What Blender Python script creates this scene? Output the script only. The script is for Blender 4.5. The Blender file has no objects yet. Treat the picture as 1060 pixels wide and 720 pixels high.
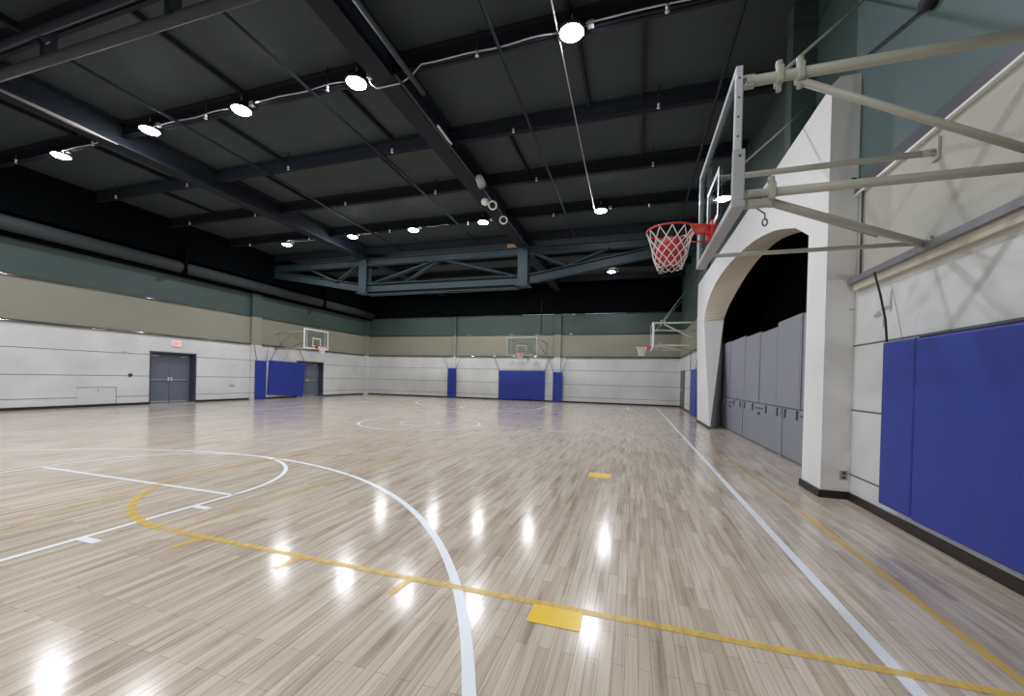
import bpy, bmesh, math, random
from mathutils import Vector, Matrix
random.seed(7)
SC = bpy.context.scene
COL = SC.collection

# ------------------------------------------------------------------ helpers
def srgb(r, g, b):
    def f(c):
        c /= 255.0
        return c / 12.92 if c <= 0.04045 else ((c + 0.055) / 1.055) ** 2.4
    return (f(r), f(g), f(b), 1.0)

def new_mat(name):
    m = bpy.data.materials.new(name); m.use_nodes = True
    nt = m.node_tree
    return m, nt, nt.nodes['Principled BSDF']

def mat(name, rgb, rough=0.5, metal=0.0, spec=0.5, noise=0.06, nscale=6.0, bump=0.0, bscale=60.0, emis=None, estr=0.0):
    """plain procedural surface: base colour broken up by a soft noise, optional bump"""
    m, nt, b = new_mat(name)
    c = srgb(*rgb)
    tc = nt.nodes.new('ShaderNodeNewGeometry')
    n = nt.nodes.new('ShaderNodeTexNoise'); n.inputs['Scale'].default_value = nscale; n.inputs['Detail'].default_value = 4
    nt.links.new(tc.outputs['Position'], n.inputs['Vector'])
    mx = nt.nodes.new('ShaderNodeMix'); mx.data_type = 'RGBA'
    mx.inputs['A'].default_value = tuple(x * (1 - noise) for x in c[:3]) + (1,)
    mx.inputs['B'].default_value = tuple(min(1, x * (1 + noise)) for x in c[:3]) + (1,)
    nt.links.new(n.outputs['Fac'], mx.inputs['Factor'])
    nt.links.new(mx.outputs['Result'], b.inputs['Base Color'])
    b.inputs['Roughness'].default_value = rough
    b.inputs['Metallic'].default_value = metal
    b.inputs['Specular IOR Level'].default_value = spec
    if bump:
        n2 = nt.nodes.new('ShaderNodeTexNoise'); n2.inputs['Scale'].default_value = bscale
        nt.links.new(tc.outputs['Position'], n2.inputs['Vector'])
        bp = nt.nodes.new('ShaderNodeBump'); bp.inputs['Strength'].default_value = bump; bp.inputs['Distance'].default_value = 0.02
        nt.links.new(n2.outputs['Fac'], bp.inputs['Height']); nt.links.new(bp.outputs['Normal'], b.inputs['Normal'])
    if emis:
        b.inputs['Emission Color'].default_value = srgb(*emis); b.inputs['Emission Strength'].default_value = estr
    return m

class MB:
    """collects shapes, then links them as ONE mesh object"""
    def __init__(s): s.bm = bmesh.new()
    def box(s, x0, x1, y0, y1, z0, z1, mi=0, bev=0.0):
        vs = [s.bm.verts.new((x, y, z)) for x in (x0, x1) for y in (y0, y1) for z in (z0, z1)]
        fs = []
        for q in ((0,1,3,2),(4,6,7,5),(0,4,5,1),(2,3,7,6),(0,2,6,4),(1,5,7,3)):
            f = s.bm.faces.new([vs[i] for i in q]); f.material_index = mi; fs.append(f)
        if bev:
            es = list({e for f in fs for e in f.edges})
            r = bmesh.ops.bevel(s.bm, geom=es, offset=bev, segments=3, profile=0.5, affect='EDGES')
            for f in r['faces']: f.material_index = mi; f.smooth = True
        return s
    def quad(s, pts, mi=0):
        f = s.bm.faces.new([s.bm.verts.new(p) for p in pts]); f.material_index = mi; return s
    def prism(s, poly, axis, a, b, mi=0):
        """poly of 2-D points extruded along axis (0,1,2) from a to b"""
        def P(p, t):
            if axis == 0: return (t, p[0], p[1])
            if axis == 1: return (p[0], t, p[1])
            return (p[0], p[1], t)
        A = [s.bm.verts.new(P(p, a)) for p in poly]; B = [s.bm.verts.new(P(p, b)) for p in poly]
        n = len(poly)
        fs = [s.bm.faces.new(A), s.bm.faces.new(B[::-1])]
        for i in range(n): fs.append(s.bm.faces.new((A[i], B[i], B[(i+1) % n], A[(i+1) % n])))
        for f in fs: f.material_index = mi
        return s
    def tube(s, pts, r, n=10, closed=False, mi=0, caps=True):
        pts = [Vector(p) for p in pts]; m = len(pts); rings = []
        prev = None
        for i, p in enumerate(pts):
            if closed: t = pts[(i+1) % m] - pts[i-1]
            else: t = pts[min(i+1, m-1)] - pts[max(i-1, 0)]
            t.normalize()
            if prev is None:
                u = t.cross(Vector((0,0,1)))
                if u.length < 0.01: u = t.cross(Vector((1,0,0)))
            else: u = prev - t * prev.dot(t)
            u.normalize(); prev = u; w = t.cross(u)
            rr = r[i] if isinstance(r, (list, tuple)) else r
            rings.append([s.bm.verts.new(p + (u*math.cos(2*math.pi*k/n) + w*math.sin(2*math.pi*k/n))*rr) for k in range(n)])
        for i in range(m if closed else m-1):
            a, b = rings[i], rings[(i+1) % m]
            for k in range(n):
                f = s.bm.faces.new((a[k], a[(k+1) % n], b[(k+1) % n], b[k])); f.smooth = True; f.material_index = mi
        if caps and not closed:
            s.bm.faces.new(rings[0][::-1]).material_index = mi; s.bm.faces.new(rings[-1]).material_index = mi
        return s
    def lathe(s, prof, c=(0,0,0), axis=(0,0,1), n=24, mi=0):
        """profile of (radius, height) turned about axis through c"""
        ax = Vector(axis).normalized(); u = ax.cross(Vector((0,1,0)))
        if u.length < 0.01: u = ax.cross(Vector((1,0,0)))
        u.normalize(); w = ax.cross(u); c = Vector(c); rings = []
        for r, h in prof:
            if r < 1e-6: rings.append([s.bm.verts.new(c + ax*h)])
            else: rings.append([s.bm.verts.new(c + ax*h + (u*math.cos(2*math.pi*k/n) + w*math.sin(2*math.pi*k/n))*r) for k in range(n)])
        for a, b in zip(rings, rings[1:]):
            for k in range(n):
                va = [a[k % len(a)], a[(k+1) % n % len(a)]] if len(a) > 1 else [a[0]]
                vb = [b[(k+1) % n % len(b)], b[k % len(b)]] if len(b) > 1 else [b[0]]
                if len(va) + len(vb) < 3: continue
                f = s.bm.faces.new(va + vb); f.smooth = True; f.material_index = mi
        return s
    def build(s, name, mats, parent=None):
        bmesh.ops.recalc_face_normals(s.bm, faces=s.bm.faces)
        me = bpy.data.meshes.new(name); s.bm.to_mesh(me); s.bm.free()
        for m in (mats if isinstance(mats, (list, tuple)) else [mats]): me.materials.append(m)
        o = bpy.data.objects.new(name, me); COL.objects.link(o)
        if parent: o.parent = parent
        return o

def empty(name, loc=(0,0,0), rz=0.0):
    o = bpy.data.objects.new(name, None); COL.objects.link(o); o.location = loc; o.rotation_euler = (0,0,rz)
    o.empty_display_size = 0.1
    return o
def tag(o, label, cat, group=None):
    o['label'] = label; o['category'] = cat
    if group: o['group'] = group
    return o
def struct(o, label=None, cat=None):
    o['kind'] = 'structure'
    if label: o['label'] = label
    if cat: o['category'] = cat
    return o
def copy_tree(o, parent=None):
    c = o.copy(); COL.objects.link(c)
    if parent: c.parent = parent
    for ch in list(o.children): copy_tree(ch, c)
    return c

# ------------------------------------------------------------------ room numbers (metres)
XL, XR, YF, YB, ZC = -13.04, 8.89, 23.08, -8.0, 7.85
Z1, Z2, Z3 = 2.90, 4.38, 5.70           # top of white, top of beige, top of green
EYE = Vector((6.226, -3.600, 1.429))

# ------------------------------------------------------------------ materials
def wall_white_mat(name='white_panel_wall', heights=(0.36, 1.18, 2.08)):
    m, nt, b = new_mat(name); N = nt.nodes; L = nt.links
    g = N.new('ShaderNodeNewGeometry'); sp = N.new('ShaderNodeSeparateXYZ'); L.new(g.outputs['Position'], sp.inputs[0])
    n = N.new('ShaderNodeTexNoise'); n.inputs['Scale'].default_value = 0.8; n.inputs['Detail'].default_value = 6
    L.new(g.outputs['Position'], n.inputs['Vector'])
    cr = N.new('ShaderNodeValToRGB'); cr.color_ramp.elements[0].position = 0.3; cr.color_ramp.elements[0].color = srgb(206, 207, 206)
    cr.color_ramp.elements[1].position = 0.65; cr.color_ramp.elements[1].color = srgb(222, 223, 221)
    L.new(n.outputs['Fac'], cr.inputs['Fac'])
    prev = None
    for z in heights:
        a = N.new('ShaderNodeMath'); a.operation = 'SUBTRACT'; L.new(sp.outputs['Z'], a.inputs[0]); a.inputs[1].default_value = z
        ab = N.new('ShaderNodeMath'); ab.operation = 'ABSOLUTE'; L.new(a.outputs[0], ab.inputs[0])
        lt = N.new('ShaderNodeMath'); lt.operation = 'LESS_THAN'; L.new(ab.outputs[0], lt.inputs[0]); lt.inputs[1].default_value = 0.011
        if prev:
            mx = N.new('ShaderNodeMath'); mx.operation = 'MAXIMUM'; L.new(prev.outputs[0], mx.inputs[0]); L.new(lt.outputs[0], mx.inputs[1]); prev = mx
        else: prev = lt
    mix = N.new('ShaderNodeMix'); mix.data_type = 'RGBA'; L.new(prev.outputs[0], mix.inputs['Factor'])
    L.new(cr.outputs['Color'], mix.inputs['A']); mix.inputs['B'].default_value = srgb(98, 100, 100)
    L.new(mix.outputs['Result'], b.inputs['Base Color']); b.inputs['Roughness'].default_value = 0.55
    return m

def floor_mat():
    m, nt, b = new_mat('maple_court_floor'); N = nt.nodes; L = nt.links
    g = N.new('ShaderNodeNewGeometry')
    mp = N.new('ShaderNodeMapping'); mp.inputs['Rotation'].default_value = (0, 0, math.pi/2)
    L.new(g.outputs['Position'], mp.inputs['Vector'])
    def brick(w, h, off, c1, c2, bias):
        t = N.new('ShaderNodeTexBrick'); t.offset = off; t.offset_frequency = 2; t.squash = 1.0
        t.inputs['Scale'].default_value = 1.0; t.inputs['Brick Width'].default_value = w; t.inputs['Row Height'].default_value = h
        t.inputs['Mortar Size'].default_value = 0.0012; t.inputs['Mortar Smooth'].default_value = 0.3
        t.inputs['Color1'].default_value = c1; t.inputs['Color2'].default_value = c2; t.inputs['Bias'].default_value = bias
        t.inputs['Mortar'].default_value = srgb(128, 112, 98)
        L.new(mp.outputs['Vector'], t.inputs['Vector']); return t
    b1 = brick(0.72, 0.0635, 0.37, srgb(214, 203, 187), srgb(186, 172, 154), -0.2)
    # a second, finer irregularity: groups of boards and long grain streaks
    mp2 = N.new('ShaderNodeMapping'); mp2.inputs['Scale'].default_value = (15.75, 1.1, 1); L.new(g.outputs['Position'], mp2.inputs['Vector'])
    n1 = N.new('ShaderNodeTexNoise'); n1.inputs['Scale'].default_value = 1.0; n1.inputs['Detail'].default_value = 3; L.new(mp2.outputs['Vector'], n1.inputs['Vector'])
    r1 = N.new('ShaderNodeValToRGB'); r1.color_ramp.elements[0].position = 0.27; r1.color_ramp.elements[0].color = (0.66, 0.62, 0.57, 1)
    r1.color_ramp.elements[1].position = 0.47; r1.color_ramp.elements[1].color = (1.0, 1.0, 1.0, 1); L.new(n1.outputs['Fac'], r1.inputs['Fac'])
    mp3 = N.new('ShaderNodeMapping'); mp3.inputs['Scale'].default_value = (70, 1.6, 1); L.new(g.outputs['Position'], mp3.inputs['Vector'])
    n2 = N.new('ShaderNodeTexNoise'); n2.inputs['Scale'].default_value = 1.0; n2.inputs['Detail'].default_value = 4; L.new(mp3.outputs['Vector'], n2.inputs['Vector'])
    r2 = N.new('ShaderNodeValToRGB'); r2.color_ramp.elements[0].position = 0.25; r2.color_ramp.elements[0].color = (0.80, 0.77, 0.73, 1)
    r2.color_ramp.elements[1].position = 0.6; r2.color_ramp.elements[1].color = (1.04, 1.04, 1.04, 1); L.new(n2.outputs['Fac'], r2.inputs['Fac'])
    n3 = N.new('ShaderNodeTexNoise'); n3.inputs['Scale'].default_value = 0.55; n3.inputs['Detail'].default_value = 5; L.new(g.outputs['Position'], n3.inputs['Vector'])
    r3 = N.new('ShaderNodeValToRGB'); r3.color_ramp.elements[0].position = 0.3; r3.color_ramp.elements[0].color = (0.88, 0.87, 0.87, 1)
    r3.color_ramp.elements[1].position = 0.65; r3.color_ramp.elements[1].color = (1.03, 1.03, 1.03, 1); L.new(n3.outputs['Fac'], r3.inputs['Fac'])
    cur = b1.outputs['Color']
    for r in (r1, r2, r3):
        mx = N.new('ShaderNodeMix'); mx.data_type = 'RGBA'; mx.blend_type = 'MULTIPLY'; mx.inputs['Factor'].default_value = 1.0
        L.new(cur, mx.inputs['A']); L.new(r.outputs['Color'], mx.inputs['B']); cur = mx.outputs['Result']
    L.new(cur, b.inputs['Base Color'])
    b.inputs['Roughness'].default_value = 0.16; b.inputs['Specular IOR Level'].default_value = 0.27
    # slight unevenness of the lacquer
    mp4 = N.new('ShaderNodeMapping'); mp4.inputs['Scale'].default_value = (15.75, 1.1, 1); L.new(g.outputs['Position'], mp4.inputs['Vector'])
    n4 = N.new('ShaderNodeTexNoise'); n4.inputs['Scale'].default_value = 1.0; n4.inputs['Detail'].default_value = 2; L.new(mp4.outputs['Vector'], n4.inputs['Vector'])
    bp = N.new('ShaderNodeBump'); bp.inputs['Strength'].default_value = 0.05; bp.inputs['Distance'].default_value = 0.004
    L.new(n4.outputs['Fac'], bp.inputs['Height']); L.new(bp.outputs['Normal'], b.inputs['Normal'])
    return m

def paint_mat(name, rgb, wear, rough=0.3):
    """court paint; wear = share of it rubbed off so the boards show through"""
    m, nt, b = new_mat(name); N = nt.nodes; L = nt.links
    b.inputs['Base Color'].default_value = srgb(*rgb); b.inputs['Roughness'].default_value = rough
    g = N.new('ShaderNodeNewGeometry')
    mp = N.new('ShaderNodeMapping'); mp.inputs['Scale'].default_value = (16, 2.0, 1); L.new(g.outputs['Position'], mp.inputs['Vector'])
    n = N.new('ShaderNodeTexNoise'); n.inputs['Scale'].default_value = 1.0; n.inputs['Detail'].default_value = 5; L.new(mp.outputs['Vector'], n.inputs['Vector'])
    mr = N.new('ShaderNodeMapRange'); mr.inputs['From Min'].default_value = 0.3; mr.inputs['From Max'].default_value = 0.7
    mr.inputs['To Min'].default_value = max(0.0, 1.0 - wear*1.5); mr.inputs['To Max'].default_value = min(1.0, 1.15 - wear*0.75)
    L.new(n.outputs['Fac'], mr.inputs['Value']); L.new(mr.outputs['Result'], b.inputs['Alpha'])
    return m

def glass_mat():
    m, nt, b = new_mat('backboard_glass'); N = nt.nodes; L = nt.links
    out = N['Material Output']; tr = N.new('ShaderNodeBsdfTransparent'); tr.inputs['Color'].default_value = (0.84, 0.89, 0.89, 1)
    gl = N.new('ShaderNodeBsdfGlossy'); gl.inputs['Roughness'].default_value = 0.02
    fr = N.new('ShaderNodeFresnel'); ge = N.new('ShaderNodeNewGeometry'); mr = N.new('ShaderNodeMapRange')
    mr.inputs['To Min'].default_value = 1.5; mr.inputs['To Max'].default_value = 1/1.5
    L.new(ge.outputs['Backfacing'], mr.inputs['Value']); L.new(mr.outputs['Result'], fr.inputs['IOR'])
    mx = N.new('ShaderNodeMixShader'); L.new(fr.outputs[0], mx.inputs[0]); L.new(tr.outputs[0], mx.inputs[1]); L.new(gl.outputs[0], mx.inputs[2])
    L.new(mx.outputs[0], out.inputs['Surface'])
    return m

M = dict(
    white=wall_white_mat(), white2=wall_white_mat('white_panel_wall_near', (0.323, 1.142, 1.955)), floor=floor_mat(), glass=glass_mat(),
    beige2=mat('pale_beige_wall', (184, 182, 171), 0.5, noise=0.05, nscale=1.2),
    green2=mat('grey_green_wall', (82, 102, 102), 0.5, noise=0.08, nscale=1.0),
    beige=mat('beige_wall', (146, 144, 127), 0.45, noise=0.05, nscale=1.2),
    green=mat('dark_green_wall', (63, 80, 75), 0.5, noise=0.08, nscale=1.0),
    black=mat('black_upper_wall', (6, 9, 11), 0.9, spec=0.05, noise=0.2, nscale=1.0),
    void=mat('unlit_stage_black', (3, 3, 4), 0.95, spec=0.05, noise=0.2),
    ceil=mat('dark_ceiling_sheet', (56, 65, 67), 0.7, spec=0.3, noise=0.14, nscale=0.9, bump=0.25, bscale=3.0),
    steel=mat('dark_painted_steel', (32, 37, 45), 0.7, spec=0.2, noise=0.12, nscale=2.0),
    truss=mat('teal_painted_steel', (47, 60, 64), 0.6, spec=0.3, noise=0.1, nscale=2.0),
    duct=mat('dark_grey_duct', (58, 63, 65), 0.65, spec=0.25, noise=0.1, nscale=2.0),
    arch=mat('white_arch_plaster', (234, 234, 232), 0.6, noise=0.03, nscale=1.5),
    girt=mat('glossy_grey_girt', (122, 122, 118), 0.09, metal=0.6, noise=0.2, nscale=3.0),
    cap=mat('pale_ledge_lip', (196, 188, 172), 0.5),
    base=mat('dark_brown_rubber_base', (40, 32, 30), 0.45, noise=0.1),
    blue=mat('blue_vinyl', (38, 56, 150), 0.42, noise=0.06, nscale=3.0, bump=0.15, bscale=90),
    seam=mat('dark_blue_seam', (18, 26, 80), 0.6),
    door=mat('slate_grey_door', (104, 110, 124), 0.35, noise=0.04),
    jamb=mat('dark_grey_door_frame', (72, 76, 88), 0.4, noise=0.06),
    greydoor=mat('dark_green_grey_door', (72, 84, 82), 0.4),
    chrome=mat('satin_chrome', (200, 202, 204), 0.25, metal=0.8, noise=0.03),
    panel=mat('grey_panel', (146, 148, 158), 0.5, noise=0.06, nscale=5, bump=0.06, bscale=8),
    panel2=mat('grey_cabinet', (140, 143, 153), 0.45, noise=0.05, nscale=4),
    latch=mat('dark_grey_latch', (84, 87, 96), 0.4),
    pipe=mat('cream_grey_painted_pipe', (178, 178, 166), 0.42, noise=0.05),
    alum=mat('brushed_aluminium', (208, 212, 216), 0.4, metal=0.25, noise=0.05),
    pad=mat('grey_rubber_padding', (172, 174, 178), 0.55, noise=0.05, nscale=10),
    orange=mat('red_orange_rim_paint', (214, 62, 48), 0.35, noise=0.05),
    net=mat('white_cord', (236, 234, 230), 0.8, noise=0.03),
    ball=mat('red_rubber_ball', (204, 50, 64), 0.5, noise=0.08, nscale=8, bump=0.3, bscale=400),
    ballseam=mat('dark_ball_seam', (92, 20, 30), 0.6),
    boardwhite=mat('white_board_paint', (240, 241, 240), 0.4, noise=0.02),
    lamp_body=mat('dark_lamp_housing', (60, 62, 66), 0.4, metal=0.4),
    stripm=mat('pale_beam_strip', (142, 138, 132), 0.8, noise=0.15, nscale=5),
    lens=mat('glowing_lamp_lens', (255, 255, 255), 0.4, noise=0.0, emis=(243, 245, 255), estr=365.0),
    conduit=mat('pale_grey_conduit', (200, 200, 204), 0.35, metal=0.3, noise=0.05),
    strap=mat('black_webbing', (34, 32, 34), 0.7),
    greystrap=mat('grey_webbing', (112, 112, 114), 0.7),
    tan=mat('tan_cardboard', (150, 112, 88), 0.8),
    signw=mat('white_sign_face', (236, 222, 220), 0.4, noise=0.02, emis=(255, 200, 200), estr=0.25),
    signr=mat('red_sign_letters', (214, 52, 62), 0.4, noise=0.02, emis=(230, 50, 60), estr=0.45),
    darkdot=mat('dark_plastic', (52, 52, 56), 0.4),
    outlet=mat('grey_outlet_plate', (160, 160, 158), 0.4),
    scuff=mat('grey_scuff', (172, 169, 166), 0.8),
    wline=paint_mat('white_court_paint', (236, 240, 244), 0.0),
    yline=paint_mat('yellow_court_paint', (240, 202, 92), 0.35),
    yblock=paint_mat('yellow_court_block', (246, 206, 56), 0.05),
    yfade=paint_mat('worn_yellow_court_paint', (226, 190, 104), 0.66),
)

# ------------------------------------------------------------------ floor and its painted lines
fl = struct(MB().box(XL-0.6, 10.4, YB, YF+0.3, -0.2, 0.0).build('floor', M['floor']))
def line_mesh(name, pts, w, m, z=0.002, closed=False):
    """a painted line of width w along pts (x, y), a child of the floor"""
    P = [Vector((a, b, 0)) for a, b in pts]; n = len(P); b = MB(); L_, R_ = [], []
    for i, p in enumerate(P):
        t = (P[(i+1) % n] - P[i-1]) if closed else (P[min(i+1, n-1)] - P[max(i-1, 0)])
        t.normalize(); nn = Vector((-t.y, t.x, 0))
        L_.append(b.bm.verts.new(p + nn*w/2 + Vector((0,0,z)))); R_.append(b.bm.verts.new(p - nn*w/2 + Vector((0,0,z))))
    for i in range(n if closed else n-1):
        j = (i+1) % n; b.bm.faces.new((L_[i], R_[i], R_[j], L_[j]))
    o = b.build(name, m, fl)
    return o
def arc(cx, cy, r, a0, a1, n=64):
    return [(cx + r*math.cos(math.radians(a0 + (a1-a0)*i/n)), cy + r*math.sin(math.radians(a0 + (a1-a0)*i/n))) for i in range(n+1)]
W = 0.058
HALF = 7.75
line_mesh('sideline', [(7.54, -5.4), (7.54, 20.9)], W+0.012, M['wline'])
line_mesh('sideline', [(-7.54, -5.4), (-7.54, 20.9)], W, M['wline'])
line_mesh('baseline', [(-7.54, 20.9), (7.54, 20.9)], W, M['wline'])
line_mesh('half_court_line', [(-7.5, HALF), (7.5, HALF)], W*0.8, M['wline'], 0.0021)
line_mesh('center_circle', arc(0, HALF, 1.83, 0, 354, 72), W, M['wline'], 0.0022, True)
line_mesh('center_circle', arc(0, HALF, 0.58, 0, 350, 36), W*0.8, M['wline'], 0.0022, True)
for s, y0, ob in ((1, 0.0, 'near'), (-1, 2*HALF, 'far')):
    def yy(y): return y0 + s*y
    line_mesh('three_point_line', [(6.02, yy(-5.4))] + [(x, yy(y)) for x, y in arc(0, -4.19, 6.02, 0, 180, 96)] + [(-6.02, yy(-5.4))], W+0.008, M['wline'], 0.0024)
    line_mesh('free_throw_circle', [(x, yy(y)) for x, y in arc(0, 0, 1.83, 0, 180, 48)], W, M['wline'], 0.0026)
    line_mesh('free_throw_line', [(-1.83, yy(0)), (1.83, yy(0))], W, M['wline'], 0.0026)
    for sx in (-1, 1):
        line_mesh('lane_line', [(sx*1.83, yy(0)), (sx*1.83, yy(-5.4))], W, M['wline'], 0.0025)
        for d in (-0.45, -1.39, -2.34):
            line_mesh('lane_mark', [(sx*1.86, yy(d)), (sx*2.06, yy(d))], 0.075, M['wline'], 0.0025)
# yellow cross-court
CY = 0.87
line_mesh('cross_court_baseline', [(8.09, -3.5), (8.09, 2.0)], 0.06, M['yline'], 0.0030)
line_mesh('cross_court_baseline', [(8.09, 2.0), (8.02, 5.6)], 0.07, M['yfade'], 0.0030)
line_mesh('cross_court_lane_line', [(2.3, -1.0), (4.4, -1.02), (8.09, -1.02)], 0.06, M['yline'], 0.0032)
line_mesh('cross_court_free_throw_circle', arc(2.3, CY, 1.87, 213, 268, 30), 0.075, M['yline'], 0.0034)
line_mesh('cross_court_free_throw_circle', arc(2.3, CY, 1.87, 90, 213, 40), 0.07, M['yfade'], 0.0034)
line_mesh('cross_court_free_throw_line', [(2.36, -1.0), (2.4, 2.74)], 0.06, M['yfade'], 0.0036)
line_mesh('cross_court_three_point_line', arc(6.53, CY, 6.02, 120, 240, 70), 0.06, M['yfade'], 0.0038)
for x in (2.75, 3.8, 4.77):
    line_mesh('cross_court_lane_mark', [(x, -1.04), (x-0.03, -1.25)], 0.06, M['yline'], 0.0031)
line_mesh('cross_court_lane_block', [(5.66, -1.14), (5.97, -1.14)], 0.2, M['yblock'], 0.0033)
line_mesh('cross_court_lane_block', [(5.62, 2.80), (5.95, 2.80)], 0.32, M['yblock'], 0.0033)
line_mesh('cross_court_lane_mark', [(4.77, 2.70), (4.77, 2.90)], 0.06, M['yfade'], 0.0031)

# ------------------------------------------------------------------ walls, with painted bands
WM = [M['white'], M['beige'], M['green'], M['black']]
BANDS = ((0, Z1, 0), (Z1, Z2, 1), (Z2, Z3, 2), (Z3, ZC+0.1, 3))
# left wall, two door openings
b = MB()
D1 = (8.27, 10.20, 2.24); D2 = (16.15, 18.41, 2.22)
ys = [YB, D1[0], D1[1], D2[0], D2[1], YF+0.3]
for i in range(5):
    zlo = {1: D1[2], 3: D2[2]}.get(i, 0.0)
    b.box(XL-0.45, XL, ys[i], ys[i+1], zlo, Z1, 0)
for z0, z1, mi in BANDS[1:]: b.box(XL-0.45, XL, YB, YF+0.3, z0, z1, mi)
struct(b.build('wall_left', WM))
# far wall
b = MB()
for z0, z1, mi in BANDS: b.box(XL, 10.4, YF, YF+0.3, z0, z1, mi)
struct(b.build('wall_far', WM))
# wall behind the camera
b = MB()
for z0, z1, mi in BANDS: b.box(XL-0.45, 10.4, YB-0.3, YB, z0, z1, mi)
struct(b.build('wall_back', WM))
# right wall: near stretch, far stretch and the stretch above the arch; its green runs up to the ceiling
RZ1, RZ2 = 2.74, 3.86
b = MB()
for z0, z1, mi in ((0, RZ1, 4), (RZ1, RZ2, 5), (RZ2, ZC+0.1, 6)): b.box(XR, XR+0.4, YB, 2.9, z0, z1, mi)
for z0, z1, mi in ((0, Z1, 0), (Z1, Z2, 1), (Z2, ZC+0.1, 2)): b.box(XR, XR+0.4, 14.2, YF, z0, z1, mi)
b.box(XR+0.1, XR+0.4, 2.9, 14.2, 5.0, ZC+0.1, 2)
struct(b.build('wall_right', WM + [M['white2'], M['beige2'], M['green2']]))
# stage space behind the arch; its darkness is put into the black colour
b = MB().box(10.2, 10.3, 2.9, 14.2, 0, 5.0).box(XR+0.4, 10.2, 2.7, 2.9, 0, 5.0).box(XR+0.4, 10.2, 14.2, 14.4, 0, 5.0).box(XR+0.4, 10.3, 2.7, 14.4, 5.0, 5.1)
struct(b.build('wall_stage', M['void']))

# arch wall: front plane x = 8.58, back plane x = 9.12
XA, XK = 8.58, 9.14
F = [(3.38, 0.0), (3.38, 3.60)] ; K = [(3.42, 0.0), (3.42, 3.62)]
fa = [(3.9, 3.89), (4.97, 4.22), (6.4, 4.48), (7.97, 4.60), (9.4, 4.62), (10.8, 4.50), (11.7, 4.25), (12.3, 3.95), (12.5, 3.60)]
ka = [(3.9, 3.85), (4.77, 4.13), (5.8, 4.40), (6.85, 4.57), (8.1, 4.58), (9.39, 4.44), (10.6, 4.19), (11.5, 3.95), (12.15, 3.66)]
def smooth(c, n=4):
    out = []
    for i in range(len(c)-1):
        p0, p1_, p2_, p3 = c[max(i-1, 0)], c[i], c[i+1], c[min(i+2, len(c)-1)]
        for k in range(n):
            t = k/n
            out.append(tuple(0.5*(2*b_ + (c_-a_)*t + (2*a_-5*b_+4*c_-d_)*t*t + (3*b_-a_-3*c_+d_)*t**3) for a_, b_, c_, d_ in zip(p0, p1_, p2_, p3)))
    return out + [c[-1]]
fa = smooth(fa); ka = smooth(ka)
F += fa + [(10.8, 0.0)]; K += ka + [(12.15, 0.0)]
b = MB(); ZT = 5.42; CH = 0.09
yN, yE = 2.76, 14.2; yEb = 13.5      # near end, far end (top and base)
top_y = [yN] + [max(yN, p[0]) for p in F[1:-1]] + [yE]
def vx(x, p): return b.bm.verts.new((x, p[0], p[1]))
# front face: near pilaster, spandrel strips, far column
def fq(pts, mi=0): b.quad(pts, mi)
fq([(XA, yN, 0), (XA, F[0][0], 0), (XA, F[1][0], F[1][1]), (XA, F[1][0], ZT-CH), (XA, yN, ZT-CH)])
for p, q in zip(F[1:-2], F[2:-1]):
    fq([(XA, p[0], p[1]), (XA, q[0], q[1]), (XA, q[0], ZT-CH), (XA, p[0], ZT-CH)])
pe = F[-2]
fq([(XA, pe[0], pe[1]), (XA, yE, pe[1]), (XA, yE, ZT-CH), (XA, pe[0], ZT-CH)])
fq([(XA, F[-1][0], 0), (XA, yEb, 0), (XA, yE, pe[1]), (XA, pe[0], pe[1])])
# chamfer and top
fq([(XA, yN, ZT-CH), (XA, yE, ZT-CH), (XA+CH, yE, ZT), (XA+CH, yN, ZT)], 1)
fq([(XA+CH, yN, ZT), (XA+CH, yE, ZT), (XK, yE, ZT), (XK, yN, ZT)])
# near end face, far end face
fq([(XA, yN, 0), (XK, yN, 0), (XK, yN, ZT), (XA+CH, yN, ZT), (XA, yN, ZT-CH)])
fq([(XA, yEb, 0), (XK, yE, 0), (XK, yE, ZT), (XA+CH, yE, ZT), (XA, yE, ZT-CH), (XA, yE, pe[1])])
# reveal
for (p, q), (r, s_) in zip(zip(F, F[1:]), zip(K, K[1:])):
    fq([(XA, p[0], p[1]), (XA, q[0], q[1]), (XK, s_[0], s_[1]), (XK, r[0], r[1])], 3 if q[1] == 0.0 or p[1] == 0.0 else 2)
# back face
fq([(XK, yN, 0), (XK, K[0][0], 0), (XK, K[1][0], K[1][1]), (XK, K[1][0], ZT), (XK, yN, ZT)])
for p, q in zip(K[1:-2], K[2:-1]):
    fq([(XK, p[0], p[1]), (XK, q[0], q[1]), (XK, q[0], ZT), (XK, p[0], ZT)])
ke = K[-2]
fq([(XK, ke[0], ke[1]), (XK, yE, ke[1]), (XK, yE, ZT), (XK, ke[0], ZT)])
fq([(XK, K[-1][0], 0), (XK, yE, 0), (XK, yE, ke[1]), (XK, ke[0], ke[1])])
bmesh.ops.remove_doubles(b.bm, verts=b.bm.verts, dist=0.0005)
revm = mat('cream_arch_reveal', (214, 205, 190), 0.6, noise=0.03); shade_jambm = mat('shade_grey_jamb', (186, 186, 182), 0.6, noise=0.03)  # jamb: the white plaster greyed, shade on the reveal put into its colour
arch = struct(b.build('wall_arch', [M['arch'], M['cap'], revm, shade_jambm]))
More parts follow.
